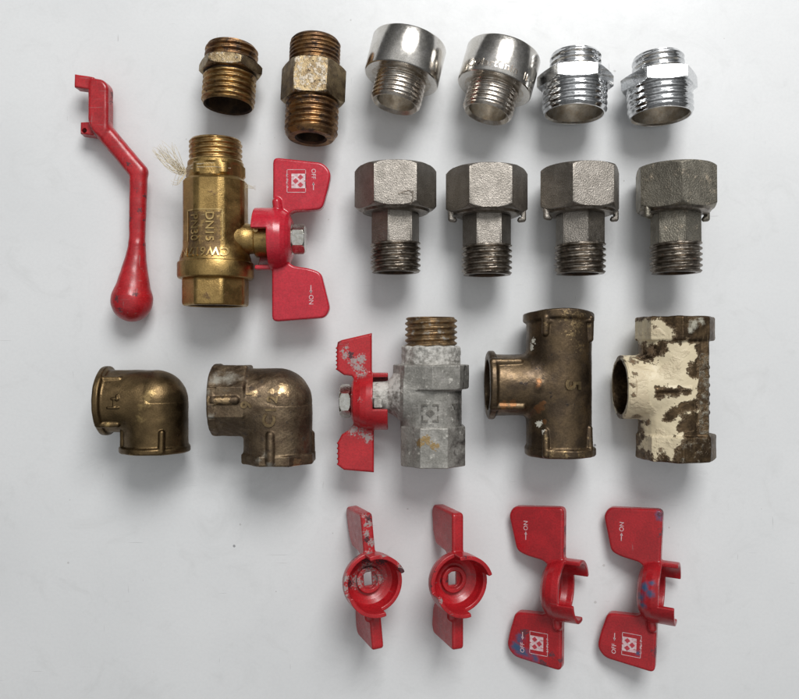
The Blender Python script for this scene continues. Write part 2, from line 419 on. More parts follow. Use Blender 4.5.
def tube(pts, r0, r1=None, n=6):
    r1 = r0 if r1 is None else r1; V = []; Fc = []; m = len(pts)
    for i, p in enumerate(pts):
        p = np.array(p, float); t = np.array(pts[min(i + 1, m - 1)], float) - np.array(pts[max(i - 1, 0)], float); t /= np.linalg.norm(t) + 1e-9
        u = np.cross(t, (0, 0, 1.)); u = u / (np.linalg.norm(u) + 1e-9) if np.linalg.norm(u) > 1e-3 else np.array([1., 0, 0]); w = np.cross(t, u)
        r = r0 + (r1 - r0) * i / (m - 1)
        for j in range(n):
            a = 2 * PI * j / n; V.append(p + r * (u * math.cos(a) + w * math.sin(a)))
        if i:
            b = i * n
            for j in range(n): Fc.append([b - n + j, b - n + (j + 1) % n, b + (j + 1) % n, b + j])
    Fc.append(list(range(n - 1, -1, -1))); Fc.append(list(range(len(V) - n, len(V))))
    return np.array(V), Fc

# ------------------------------------------------------------------ the table
def tabletop():
    me = bpy.data.meshes.new('tabletop'); w, d, t = .9, .8, .03
    v = [(x, y, z) for z in (-t, 0) for x, y in ((-w, -d), (w, -d), (w, d), (-w, d))]
    me.from_pydata(v, [], [(3, 2, 1, 0), (4, 5, 6, 7), (0, 1, 5, 4), (1, 2, 6, 5), (2, 3, 7, 6), (3, 0, 4, 7)])
    me.materials.append(M['table']); o = bpy.data.objects.new('tabletop', me); COL.objects.link(o)
    o['kind'] = 'structure'; o['label'] = 'matt white laminate tabletop under all the fittings'
tabletop()

# ------------------------------------------------------------------ nipples
G_B = 'brass threaded nipples'; G_X = 'chromed extension sockets'; G_N = 'chrome reducing nipples'; G_U = 'cast steel union nut connectors'; G_H = 'loose red wing handles'
def mk(thing, name, geo, mats, **kw):
    V, Fc, fm = geo; return thing.add(name, V, Fc, None, mats=mats, fmat=fm, **kw)

# short brass nipple
t = Thing('brass_nipple', 'short tarnished brass nipple with thin hexagon collar and wide black bore', 'pipe nipple',
          230, 76, 28, Rz(D(-3)) @ Rx(D(-5)), group=G_B)
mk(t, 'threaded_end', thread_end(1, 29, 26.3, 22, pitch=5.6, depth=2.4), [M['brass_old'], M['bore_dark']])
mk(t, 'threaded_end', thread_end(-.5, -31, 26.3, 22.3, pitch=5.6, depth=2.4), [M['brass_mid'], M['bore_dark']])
V, Fc, fm = hex_rows(12.5, 1.5, 27.5, 6, 22.6, 2.5)
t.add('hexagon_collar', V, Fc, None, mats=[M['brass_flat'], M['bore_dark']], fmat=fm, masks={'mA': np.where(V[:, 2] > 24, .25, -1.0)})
t.done()
# long brass nipple
t = Thing('brass_nipple', 'long brass nipple with tall scuffed hexagon collar and small round bore', 'pipe nipple',
          313, 92, 30, Rz(D(-2)) @ Rx(D(-6)), group=G_B)
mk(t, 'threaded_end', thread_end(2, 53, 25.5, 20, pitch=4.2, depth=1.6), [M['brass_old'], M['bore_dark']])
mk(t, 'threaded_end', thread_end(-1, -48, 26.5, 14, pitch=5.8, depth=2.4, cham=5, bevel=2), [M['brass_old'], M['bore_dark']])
V, Fc, fm = hex_rows(25, -11, 28.0, 6, 20.6, 2.2)
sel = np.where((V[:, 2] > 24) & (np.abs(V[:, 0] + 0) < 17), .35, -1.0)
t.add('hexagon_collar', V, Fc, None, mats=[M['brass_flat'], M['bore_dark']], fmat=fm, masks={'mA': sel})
t.done()

# chromed extensions: wide smooth socket with a narrow thread
def extension(px, py, roll, label, writing):
    t = Thing('chrome_extension', label, 'pipe extension', px, py, 36, Rz(D(roll)) @ Rx(D(-7)), group=G_X)
    R = 37.5; rows = [(-4, R - 1.2), (-3.4, R - .4), (-2.6, R), (33, R), (34.2, R - .5), (35, R - 1.6), (35, 30, 1), (10, 29.5, 1), (9.8, 19.5, 1), (-4, 19.5, 1), (-4.01, 30)]
    mk(t, 'socket', ring(rows), [M['nickel'], M['bore_shiny']], sharp=28)
    mk(t, 'threaded_end', thread_end(5, -31, 25.3, 19.0, pitch=4.6, depth=1.5, wob=0, cham=3.5, bevel=3.0), [M['nickel_cut'], M['bore_shiny']])
    if writing:
        V, Fc = text_geo(writing, 10.5, .6, .12, 1.15)
        a = V[:, 0] / R - .06; W = np.stack([(R + V[:, 2]) * np.sin(a), V[:, 1] + 3.4, (R + V[:, 2]) * np.cos(a)], -1)
        t.add('raised_lettering', W, Fc, M['nickel_cut'])
    t.done()
extension(402, 77, -13, 'chromed extension with wide smooth socket free of lettering, beside the long brass nipple', None)
extension(494.5, 87, -16, 'chromed extension with lettering round the lower edge of its wide socket', 'OMartenin  II')

# chrome reducing nipples
def reducer(px, py, roll, ph, label):
    t = Thing('chrome_nipple', label, 'pipe nipple', px, py, 34, Rz(D(roll)) @ Rx(D(-3.5)) @ Ry(D(ph)), group=G_N)
    mk(t, 'threaded_end', thread_end(-2, 30, 25.4, 20, pitch=5.8, depth=1.9, cham=3, wob=0), [M['chrome'], M['bore_shiny']])
    mk(t, 'threaded_end', thread_end(-3, -31, 32.0, 27.6, pitch=6.4, depth=1.7, cham=4.0, bevel=2.2, wob=0), [M['chrome'], M['bore_shiny']])
    rows = [(-5, 28), (-4.9, 33.0)]
    V = hex_rows(9, -4, 32.6, 6, 20.6, 1.3, cut=1.02); mk(t, 'hexagon_collar', V, [M['chrome'], M['bore_shiny']])
    V = ring([(8.9, 20.7), (8.95, 27), (10.5, 25), (10.6, 20.7)]); mk(t, 'shoulder', V, [M['chrome'], M['chrome']])
    t.done()
reducer(575, 84, -2, 8, 'chrome reducing nipple with clean bright hexagon flat, left of the scratched one')
reducer(659.5, 86, 1.5, 4, 'chrome reducing nipple with pitted scratched hexagon flat, rightmost in the top row')

# union nut connectors
def union(px, py, nut_ph, neck_ph, label, lugs=True, mats=('steel', 'steel'), roll=0):
    t = Thing('union_connector', label, 'union nut', px, py, 36, Rz(D(roll)), group=G_U)
    an = 41 * math.cos(PI / 6)
    rows = hex_rows(46.5, 3, an, 6, 22.5, 4.2, 0, 8, .975)
    V, Fc, fm = rows; R = Ry(D(-nut_ph)); V = V @ R.T
    nut = t.add('union_nut', V, Fc, None, mats=[M[mats[0]], M['bore_dark']], fmat=fm)
    V, Fc, fm = ring([(0 + 3.2, 23), (3.1, 34.5), (.8, 33), (0, 31), (0, 23)]); t.add('collar', V, Fc, M['steel_cut'], parent=nut)
    if lugs:
        for s in (-1, 1):
            def f(P, s=s):
                d = rbox(P, (s * 35.4, 0, 3), (3.6, 6.2, 3.0), 2.9)
                d = smin(d, cap(P, (s * 35.4, -3.6, 3), (s * 32.6, -4.2, 3), 2.5), 1.0)
                return smax(d, -cap(P, (s * 33.2, -.4, -4), (s * 33.2, -.4, 12), 1.3), .5)
            lo = (s * 34.5 - 8, -12, -2); P, Q, N = nets(f, lo, (lo[0] + 16, 12, 8), .6)
            t.add('seal_lug', P @ R.T * 1.0, Q, M[mats[0]], parent=nut, N=N @ R.T)
    V, Fc, fm = hex_rows(6, -31, 21.0, 6, 17.6, .9, 0, 3, .99); R2 = Ry(D(-neck_ph))
    t.add('hexagon_neck', V @ R2.T, Fc, None, mats=[M[mats[1]], M['bore_dark']], fmat=fm)
    mk(t, 'threaded_end', thread_end(-29.5, -59, 25.2, 17, pitch=5.6, depth=2.7, cham=2.2, wob=.35), [M['steel_cut'], M['bore_dark']])
    if not lugs:
        # torn burr on the first nut's lower edge
        gs = []
        for pl, r in (([(3, 13.5), (8, 15.5), (14, 16.5), (16.5, 13)], 1.0), ([(16.5, 16), (17, 10), (15.5, 5), (14, 2)], 1.1), ([(6, 14), (10, 13), (15, 12)], .8)):
            q = []
            for k in range(len(pl) - 1):
                for u in range(5):
                    a_ = u / 5; q.append((pl[k][0] * (1 - a_) + pl[k + 1][0] * a_ + random.uniform(-.3, .3), pl[k][1] * (1 - a_) + pl[k + 1][1] * a_ + random.uniform(-.3, .3), 35.3))
            gs.append(tube(q, r, r * .5, 6))
        g = join(*gs); t.add('torn_burr', g[0], g[1], M['steel_cut'], parent=nut)
    t.done()
union(395.5, 213.5, 0, 12, 'cast steel union connector without side lugs, a torn burr on its nut edge', lugs=False)
union(487, 216, 0, 0, 'cast steel union connector with side lugs, right next to the one with torn burr')
union(580, 215, 8, -24, 'cast steel union connector with bright off-centre nut flat, third from left of four')
union(674.5, 214.5, 20, -27, 'dull brown stained steel union connector, rightmost of the four', mats=('steel_dull', 'steel_dull'), roll=.5)

# ------------------------------------------------------------------ wing handle
def rprof(x, pts): return np.interp(x, [p[0] for p in pts], [p[1] for p in pts])
def handle_field(off, on, Ro=31.0, t2=6.2, jx=37.0, lx=22.0, teeth=False, lug=True):
    po = [(-2, 14), (0, 18.5), (2, 22.5), (5, Ro - 4.5), (9, Ro - 2), (15, Ro - .4), (22, Ro), (45, Ro)]
    pi_ = [(3.5, 12), (4.5, 16), (6.5, Ro - 11), (10, Ro - 6.5), (16, Ro - 4.8), (24, Ro - 4.3), (50, Ro - 4.1)]
    def hub(P):
        x, y, z = P; r = length(y, z)
        do = np.maximum((r - rprof(x, po)) * .85, -x); di = np.maximum((r - rprof(x, pi_)) * .85, 4.5 - x)
        th = np.degrees(np.arctan2(y, -z)) % 360
        def arc(a, b):
            m = D((a + b) / 2); w = D((b - a) / 2)
            dd = np.abs((np.radians(th) - m + PI) % (2 * PI) - PI) - w
            return dd * np.maximum(r, 10)
        jaw = np.minimum(arc(18, 102), arc(194, 282))
        zone = smax(x - jx, np.minimum(jaw, x * 0 + 1e3), .6)
        top = np.minimum(smax(x - jx, jaw, 1.0), x - lx)
        d = smax(smax(do, -di, .8), top, 1.0)
        ringd = smax(rcyl(P, 0, (0, 0), 3, 9.5, 13.5, 1.0), -rcyl(P, 0, (0, 0), 0, 14, 9.0, .5), .6)
        d = smin(d, ringd, .6)
        d = smax(d, -rbox(P, (2, 0, 0), (6, 7.0, 4.6), .5), .6)
        if lug:
            d = smin(d, cap(P, (14, -Ro + 1, 6.5), (15, -Ro - 5, 6.5), 4.4), 1.5)
        return d
    def wing(P, poly):
        d = rextr(P, poly, -t2, t2, 2.6)
        if teeth:
            for i in range(8):
                for q in poly: pass
        return d
    def f(P):
        w = np.minimum(wing(P, off), wing(P, on))
        # the wings stop at the bowl's outer skin
        x, y, z = P; r = length(y, z); inner = np.maximum((r - rprof(x, pi_) - 2.0), 3.5 - x)
        w = smax(w, -inner, .5)
        return smin(hub(P), w, 2.2)
    def lab(C):
        P = (C[:, 0], C[:, 1], C[:, 2]); h = hub(P); a = wing(P, off); b = wing(P, on); r = length(P[1], P[2])
        w = np.minimum(a, b)
        return np.where((h <= w + .3) | (r < 24), 0, np.where(a < b, 1, 2))
    return f, lab
def soft(pts, r):
    out = []; n = len(pts)
    for i in range(n):
        p = np.array(pts[i], float); a = np.array(pts[i - 1], float) - p; b = np.array(pts[(i + 1) % n], float) - p
        la, lb = np.linalg.norm(a), np.linalg.norm(b); k = min(r, la * .45, lb * .45)
        A_, B_ = p + a / la * k, p + b / lb * k
        for u in (0, .25, .5, .75, 1): out.append(tuple((1 - u) ** 2 * A_ + 2 * u * (1 - u) * p + u * u * B_))
    return out
OFF = soft([(19, -81), (-31, -75.5), (-39, -66), (-36.5, -52), (-30, -29), (-18, -28), (0, -27), (6, -20), (19, -20)], 6)
ON = soft([(20, 83), (-33, 79), (-38, 70), (-29, 34), (-19, 30), (0, 27), (6, 20), (20, 20)], 6)
f_, l_ = handle_field(OFF, ON)
HP, HQ, HN = nets(f_, (-43, -86, -34), (40, 88, 34), .85); HPARTS = split(HP, HQ, HN, l_)
OFFS = soft([(19, -69), (-34, -68), (-38, -60), (-35, -40), (-27, -28), (0, -27), (6, -20), (19, -20)], 5)
ONS = soft([(19, 70), (-34, 70), (-38, 63), (-35, 41), (-27, 29), (0, 27), (6, 20), (19, 20)], 5)
f_, l_ = handle_field(OFFS, ONS)
SP = split(*nets(f_, (-43, -73, -34), (40, 74, 34), .85), l_)
def logo(w=23.0, h=19.0):
    """framed square emblem: strip of tiny marks beside a square of diamonds; centred, upright"""
    e = .5; a = w / 2; b = h / 2
    W = [rect(-a, -b, a, -b + e), rect(-a, b - e, a, b), rect(-a, -b, -a + e, b), rect(a - e, -b, a, b)]
    y0 = b - 1.6 - 12.0
    W.append(rect(-7.2, -7.2, 7.2, 7.2))
    Rd = [dia(0, -3.0, 2.9, 2.9), dia(-3.8, 1.8, 2.7, 2.9), dia(3.8, 1.8, 2.7, 2.9), [(-.9, 7.25), (.9, 7.25), (0, 5)], rect(-4.2, -7.25, -3.7, -4.4), rect(3.7, -7.25, 4.2, -4.4)]
    return W, Rd
def marks(which, S_=1.0):
    """white and red ink lying on the wing's upper face; which = 'on' / 'off'"""
    zt = 6.2; zf = lambda z0: (lambda x, y: z0 + 0 * x)
    if which == 'on':
        g = [lay(text_geo('ON', 6.3, .12, .02), -19, 61, 90, zf(zt + .05))]
        g.append(lay(prism_geo([rect(-4.5, -.4, 3.0, .4), [(4.0, 0), (1.0, 1.4), (1.0, -1.4)]], .12), -19, 51, 90, zf(zt + .05)))
        return join(*g), None
    W, Rd = logo()
    g = [lay(text_geo('OFF', 6.0, .12, .02), -21.5, -64, 90, zf(zt + .05)),
         lay(prism_geo([rect(-3.0, -.4, 4.0, .4), [(-4.0, 0), (-1.0, 1.4), (-1.0, -1.4)]], .12), -21.5, -52, 90, zf(zt + .05))]
    g.append(lay(prism_geo([rect(p[0][0] * 1, p[0][1], p[2][0], p[2][1]) for p in W[:4]], .12), -4.5, -57, 90, zf(zt + .05)))
    g.append(lay(prism_geo([W[4]], .12), -6.8, -57, 90, zf(zt + .05)))
    for i in range(6):   # strip of tiny illegible marks
        g.append(lay(prism_geo([rect(-.7, -1.0, -.3, 1.0), rect(-.9, -1.0 + (i % 3) * .7, .9, -.5 + (i % 3) * .7)], .12), 4.6, -57 + (i - 2.5) * 2.4, 90, zf(zt + .05)))
    r = [lay(prism_geo(Rd, .12), -6.8, -57, 90, zf(zt + .2))]
    return join(*g), join(*r)
def blob(P, pts):
    """largest (1 - distance / radius) over spots, clipped; used as a stain mask"""
    m = -np.ones(len(P))
    for (x, y, z, r) in pts: m = np.maximum(m, 1 - np.sqrt((P[:, 0] - x) ** 2 + (P[:, 1] - y) ** 2 + (P[:, 2] - z) ** 2) / r)
    return m
def put_handle(t, mat, parts=HPARTS, A=np.eye(3), B=(0, 0, 0), stains=None, ink=(True, True), parent=None, ink_fn=marks):
    """A, B: canonical -> the thing's own local frame"""
    B = np.array(B, float); stains = stains or {}; hubo = None; wings = {}
    for v, nm in ((0, 'hub'), (1, 'wing'), (2, 'wing')):
        P, Q, N = parts[v]; mk_ = {k: blob(P, s) for k, s in stains.items()}
        par = parent if v == 0 else (hubo if parent is not None else None)
        if parent is None and v == 0: par = None
        o = t.add('handle_hub' if v == 0 else nm, P @ A.T + B, Q, mat, parent=par, N=N @ A.T, masks=mk_)
        if v == 0: hubo = o
        else: wings[v] = o
    for v, which, on in ((1, 'off', ink[0]), (2, 'on', ink[1])):
        if not on: continue
        w, r = ink_fn(which); par = hubo if parent is not None else wings[v]
        t.add('printed_marks', w[0] @ A.T + B, w[1], M['white_ink'], parent=par)
        if r is not None: t.add('printed_marks', r[0] @ A.T + B, r[1], M['red_ink'], parent=par)
    return hubo

t = Thing('wing_handle', 'red wing handle, cup facing up, grey chipped wear inside and on upper wing edge', 'valve handle',
          378, 585, 60, Rz(D(5)) @ Ry(D(70)), ref=(36, 0, 0), group=G_H)
put_handle(t, M['red_worn'], parts=SP, stains={'mA': [(6, 0, 12, 12), (6, 0, -10, 12), (6, 11, 0, 12), (8, 8, 25, 10), (22, 10, 29, 7), (22, -8, 29, 6), (22, 0, 30, 7), (37, 14, -26, 9), (37, 31, -8, 5),
             (20, 40, -3, 8), (20, 50, 2, 7), (20, 60, -1, 8), (20, 70, 3, 7), (20, 78, -2, 8), (22, 31, 2, 7)],
             'mB': [(37, 12, -27, 10), (10, 20, 0, 14), (20, 44, 3, 7), (20, 66, -2, 8), (10, 18, -14, 14), (22, 80, 0, 9), (10, 24, 14, 12), (8, 0, 20, 9)]}, ink=(False, False)); t.done()
t = Thing('wing_handle', 'clean red wing handle, cup facing up, with one worn nick on its rim', 'valve handle',
          465, 585.5, 60, Rz(D(0)) @ Ry(D(70)), ref=(36, 0, 0), group=G_H)
put_handle(t, M['red_worn'], parts=SP, stains={'mA': [(37, -10, 27, 6), (26, -14, 29, 5)], 'mB': [(4.5, 0, 10, 8), (37, 31, 0, 5), (24, 16, 28, 5), (24, 0, 31, 5)]}, ink=(False, False)); t.done()
t = Thing('wing_handle', 'red wing handle with blue green ink smear over its lower wing', 'valve handle',
          560, 590.5, 34, Rz(D(-.5)) @ Ry(D(28)), ref=(14, 0, 0), group=G_H)
put_handle(t, M['red_blue'], stains={'mC': [(-28, -66, 5, 15), (-24, -56, 5, 11), (-20, -70, 5, 13), (-8, -72, 5, 9)], 'mB': [(5, 0, -12, 16), (8, 14, -14, 10), (5, -10, 5, 9), (0, -76, 5, 8), (8, -66, 5, 6), (20, 60, 0, 8), (20, 40, 0, 7), (6, -8, -10, 9), (-20, -48, 5, 7), (18, -70, 3, 6)]}); t.done()
t = Thing('wing_handle', 'red wing handle with blue spots on its hub, rightmost in the bottom row', 'valve handle',
          656, 592.5, 34, Rz(D(-2.5)) @ Ry(D(25)), ref=(14, 0, 0), group=G_H)
put_handle(t, M['red_blue'], stains={'mC': [(8, 10, 28, 10), (14, 4, 30, 8), (5, -2, 26, 10), (7, -9, 26, 8), (14, 14, 28, 7), (2, -64, 6, 6), (17, 76, 4, 8)], 'mB': [(6, 6, -12, 15), (12, 18, -14, 9), (20, 60, 0, 10), (18, 80, 0, 9), (-20, 32, 0, 7), (20, -60, 2, 9), (4, -80, 0, 5), (18, 78, 5, 5)]}); t.done()

# ------------------------------------------------------------------ brass ball valve
t = Thing('ball_valve', 'yellow brass ball valve with raised writing, hemp round its neck and red wing handle', 'ball valve', 215.5, 239, 37)
rows = thread_rows(75, 98.5, 26.2, 1.9, 5.0, 2.5, wob=.1)
mk(t, 'threaded_end', ring(rows + [(98.5, 23), (98.4, 20.5, 1), (75, 20.5, 1)]), [M['brass_cut'], M['bore_dark']])
oct_ = ngon(30.6, 8); rnd_ = np.full(NTH, 32.0); body_r = np.minimum(oct_, 31.9)
low = np.minimum(ngon(31.0, 8), 32.9)
rows = [(76, 21, 1), (77, 25), (77, 26.5), (75.5, 27.5), (73, 27.6), (71, np.minimum(ngon(26.2, 6), 29.5)), (62, np.minimum(ngon(26.8, 6), 29.5)), (60, 27.5), (58, body_r - 1.5), (56, body_r), (40, body_r), (28, body_r), (25, body_r), (23, body_r), (18, body_r), (12, body_r), (6, body_r), (0, body_r),
        (-4, body_r + .2), (-8, body_r * .5 + 16.1), (-12, 32.6), (-16, 33.8), (-19, 34.8), (-22, 35.2), (-23.5, 36), (-24.2, 37.2), (-25.5, 37.6), (-37, 37.6), (-39, 37.1), (-40, 36), (-40.2, 34),
        (-40.3, low - .6), (-42, low), (-64, low), (-66, low - .4), (-67, low - 1.4), (-67.2, 27.5), (-66.4, 26.8, 1), (-64, 26.0, 1), (-40, 25, 1), (-39, 20, 1)]
V, Fc, fm = ring(rows); x, y, z = V.T
pm = np.minimum(np.minimum(x + 23, 13 - x), np.minimum(y + 21, 25 - y)) / 3
mk(t, 'valve_body', (V, Fc, fm), [M['brass'], M['bore_dark']], sharp=24, masks={'mA': np.where(z > 0, np.clip(pm, -1, .75), -1)})  # tarnished panel, darkened in colour as shade around the raised letters
zb_mesh = drop(V, Fc)
ap = 30.7
def zb(x, y):
    th = np.arctan2(x, 30.0); w = PI / 4; k = np.round(th / w) * w
    z = (ap - x * np.sin(k)) / np.cos(k)
    return np.minimum(z, np.sqrt(np.maximum(32.0 ** 2 - x * x, 1)))
def zr(x, y): return np.sqrt(np.maximum((32.0 + np.clip((-8 - y) * .16, 0, 3)) ** 2 - x * x, 1))
g = [lay(text_geo('DN15', 11.5, 1.2, .14, 1.0), 1.0, 8.2, -90, zb_mesh), lay(text_geo('PN30', 11.5, 1.2, .14, 1.0), -14.5, 7.8, -90, zb_mesh),
     lay(text_geo('CW617N', 11.5, 1.3, .16, 1.12), -5, -15.5, 180, zb_mesh)]
fr = []
for i in range(20):
    x0, x1 = -23 + 36.5 * i / 20, -23 + 36.5 * (i + 1) / 20; fr.append(rect(x0, 24.2, x1, 25.4))
for i in range(8):
    y0, y1 = 25 - 30 * i / 8, 25 - 30 * (i + 1) / 8; fr.append(rect(12.6, y1, 13.8, y0)); fr.append(rect(-23, y1, -21.8, y0))
g.append(lay(prism_geo(fr, .8), 0, 0, 0, zb_mesh)); gg = join(*g); t.add('raised_lettering', gg[0], gg[1], M['rubbed'])
rows = [(21, 21.5), (24.5, 19.8), (27.5, 17.8), (30.5, 16.3), (34, 15.2), (37, 14.8), (39.5, 14.7), (40, 17.2), (41, 18.2), (58, 18.2), (58.5, 17), (58.5, 5), (21, 5)]
V, Fc, fm = ring([(a, b) for a, b in rows], 'x'); hs = t.add('stem_housing', V, Fc, M['brass'], sharp=30)
V, Fc, fm = ring([(14, .3), (14, 3.0), (20.2, 3.0), (21, 2.4), (21.2, .3)])
t.add('stop_pin', np.stack([V[:, 0] + 43.5, V[:, 2] + 6.5, V[:, 1]], -1), Fc[:, ::-1], M['brass_cut'], parent=hs)
A = Rz(PI); hb = (80.0, 0, 0)
hub = put_handle(t, M['red_pink'], A=A, B=(77, 0, 0), parent=t.e)
hub.name = 'wing_handle'
V, Fc, fm = hex_rows(76.5, 90, 13.0, 6, .3, 2.2, 0, 5, .96); V = np.stack([V[:, 1], -V[:, 0], V[:, 2]], -1); V = V @ Rx(D(0)).T
t.add('hexagon_bolt', V, Fc, M['zinc'], sharp=25)
V, Fc, fm = ring([(74, .3), (74, 15.5), (77, 15.5), (77.2, 14.8), (77.2, .3)], 'x'); t.add('washer', V, Fc, M['zinc'])
gs = []
for i in range(46):
    a = random.uniform(0, 1); x0, y0 = -27 - random.uniform(0, 1.5), 66 + random.uniform(-3, 2)
    ex, ey = -60 + 22 * a + random.uniform(-2, 2), 86 + 11 * a * random.uniform(.2, 1.1) + random.uniform(-6, 5)
    if i > 38: ex, ey = -38 + random.uniform(-4, 4), 55 + random.uniform(-5, 4)
    bend = random.uniform(-7, 9); pts = []
    for k in range(9):
        u = k / 8; pts.append((x0 + (ex - x0) * u, y0 + (ey - y0) * (u ** 1.4) - bend * math.sin(PI * u), 8 + 10 * math.sin(u * 2) - 6 * u + random.uniform(-.4, .4)))
    gs.append(tube(pts, .27, .12, 5))
for i in range(4):   # strands wound round the neck
    a0 = random.uniform(-2.2, 0); pts = [(28.3 * math.sin(a0 + k * .3) * 1.0, 66 + random.uniform(-.5, .5) + 3.5 * math.sin(i), 29.4 * math.cos(a0 + k * .3)) for k in range(6)]
    gs.append(tube(pts, .25, .2, 5))
for i in range(3):
    gs.append(tube([(31, 52 - i, 6), (34, 53 - 1.5 * i, 7), (38 + i, 51 - i, 8), (41, 52 - 2 * i, 6)], .3, .15, 5))
g = join(*gs); t.add('hemp_fibre', g[0], g[1], M['fibre'])
t.done()

# ------------------------------------------------------------------ grey limed ball valve
t = Thing('ball_valve', 'grey limescaled ball valve with chipped red wing handle on its left side', 'ball valve', 431, 398, 35)
rows = thread_rows(50, 80, 26.0, 2.6, 5.6, 2.0, wob=.4)
V, Fc, fm = ring([(y, r) for y, r in rows] + [(80.5, 23), (80.4, 21, 1), (50, 21, 1)])
t.add('threaded_end', V, Fc, None, mats=[M['thread_limed'], M['bore_dark']], fmat=fm)
def fb(P):
    w = wob(P, .10, .35, 1.0)
    d = rcyl(P, 1, (0, 0), 30, 52, 29.3, 2) + wob(P, .35, .4, 2.0)
    d = smin(d, smax(rprism(P, 1, (0, 0), 9.5, 33.5, 35.2, 8, 1.2, PI / 8), (length(P[0], P[2]) - 36.4 - np.clip((P[1] - 9) * .8, -9, 9)) * .8, .6), .8)
    d = smin(d, rcyl(P, 1, (0, 0), -30, 16, 30.6, 1), 3)
    d = smin(d, rprism(P, 1, (1.5, 0), -66, -27, 31.6, 8, 1.0), .5)
    st = np.maximum(length(P[1] - 1 - np.clip((P[0] + 45) * .3, 0, 5), P[2]) - np.interp(P[0], [-58, -43, -36, -28], [14.8, 15.8, 22, 30]), np.maximum(-58 - P[0], P[0]))
    d = smin(d, st * .8, 2.5)
    d = smin(d, rbox(P, (-52.5, -4, 16.5), (4.2, 4.6, 3.6), 1.2), 1.0)
    d = smax(d, -rcyl(P, 1, (1.5, 0), -80, -36, 24, .5), .6)
    return d + w
P, Q, N = nets(fb, (-61, -68, -38), (40, 54, 38), .85)
def labg(C): return np.where((C[:, 0] < -31.5) & (np.abs(C[:, 1]) < 22), np.where((C[:, 2] > 15.6) & (C[:, 0] < -47.8) & (C[:, 1] < 1) & (C[:, 1] > -9), 2, 1), 0)
sp = split(P, Q, N, labg); hs = None
for v, nm in ((0, 'valve_body'), (1, 'stem_housing'), (2, 'stop_pin')):
    p, q, nn = sp[v]
    x, y, z = p.T
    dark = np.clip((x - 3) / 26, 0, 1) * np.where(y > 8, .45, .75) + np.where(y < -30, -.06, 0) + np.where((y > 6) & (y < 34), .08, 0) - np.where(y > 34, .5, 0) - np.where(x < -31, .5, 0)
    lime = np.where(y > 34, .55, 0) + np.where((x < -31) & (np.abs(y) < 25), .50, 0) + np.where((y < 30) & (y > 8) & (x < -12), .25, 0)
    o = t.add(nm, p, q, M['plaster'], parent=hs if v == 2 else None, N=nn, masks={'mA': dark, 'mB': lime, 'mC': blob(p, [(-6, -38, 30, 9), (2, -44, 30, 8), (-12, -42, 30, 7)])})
    if v == 1: hs = o
zg = drop(P, Q)
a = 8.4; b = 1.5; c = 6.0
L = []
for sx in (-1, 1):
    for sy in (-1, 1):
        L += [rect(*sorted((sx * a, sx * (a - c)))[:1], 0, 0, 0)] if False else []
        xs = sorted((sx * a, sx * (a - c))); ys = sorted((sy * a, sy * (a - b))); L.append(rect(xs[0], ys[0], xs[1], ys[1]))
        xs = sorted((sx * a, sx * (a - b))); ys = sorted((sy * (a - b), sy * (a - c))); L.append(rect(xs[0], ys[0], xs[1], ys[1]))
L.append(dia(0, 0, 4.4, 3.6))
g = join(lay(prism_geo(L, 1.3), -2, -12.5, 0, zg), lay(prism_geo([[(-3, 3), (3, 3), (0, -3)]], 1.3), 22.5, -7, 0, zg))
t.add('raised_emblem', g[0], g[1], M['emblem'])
def tooth(x, y0, y1, n, dx=1.3):
    out = []
    for i in range(n):
        ya = y0 + (y1 - y0) * i / n; yb = y0 + (y1 - y0) * (i + .5) / n
        out += [(x, ya), (x - dx, (ya + yb) / 2), (x, yb)]
    return out
OFF2 = [(22, -71), (-8, -68.5)] + tooth(-14, -64, -38, 5, 1.2) + [(-10, -33), (-2, -28), (4, -19), (22, -19)]
ON2 = [(20, 68), (20, 18), (4, 18), (0, 25), (-8, 26)] + tooth(-15, 31, 56, 6, 1.6) + [(-14, 59), (-10, 61)]
f2, l2 = handle_field(OFF2, ON2, Ro=28.5, t2=4.0, jx=36.0, lx=21.5, lug=False)
P, Q, N = nets(f2, (-20, -75, -32), (39, 72, 32), .85); H2 = split(P, Q, N, l2)
hub = put_handle(t, M['red_worn'], parts=H2, B=(-79, -3, 0), parent=t.e, ink=(False, False),
    stains={'mA': [(-6, 46, 4, 7), (2, 40, 4, 9), (9, 42, 5, 9), (6, 34, 4, 9), (10, 28, 8, 10), (4, 26, 14, 8), (2, -29, 5, 9), (10, -31, 8, 10), (16, -36, 4, 8), (8, 4, 28, 5), (-9, 50, 4, 4), (-5, 54, 4, 4), (22, 4, 28, 3)],
            'mB': [(-1, 46, 4, 6), (30, 26, -5, 12), (-12, 60, 4, 4)]})
hub.name = 'wing_handle'
V, Fc, fm = hex_rows(-91, -79.5, 14.5, 6, .3, 2.5, 0, 5, .95); V = np.stack([V[:, 1], -V[:, 0] - 3, V[:, 2]], -1)
t.add('hexagon_bolt', V, Fc[:, ::-1], M['zinc'], sharp=25)
t.done()

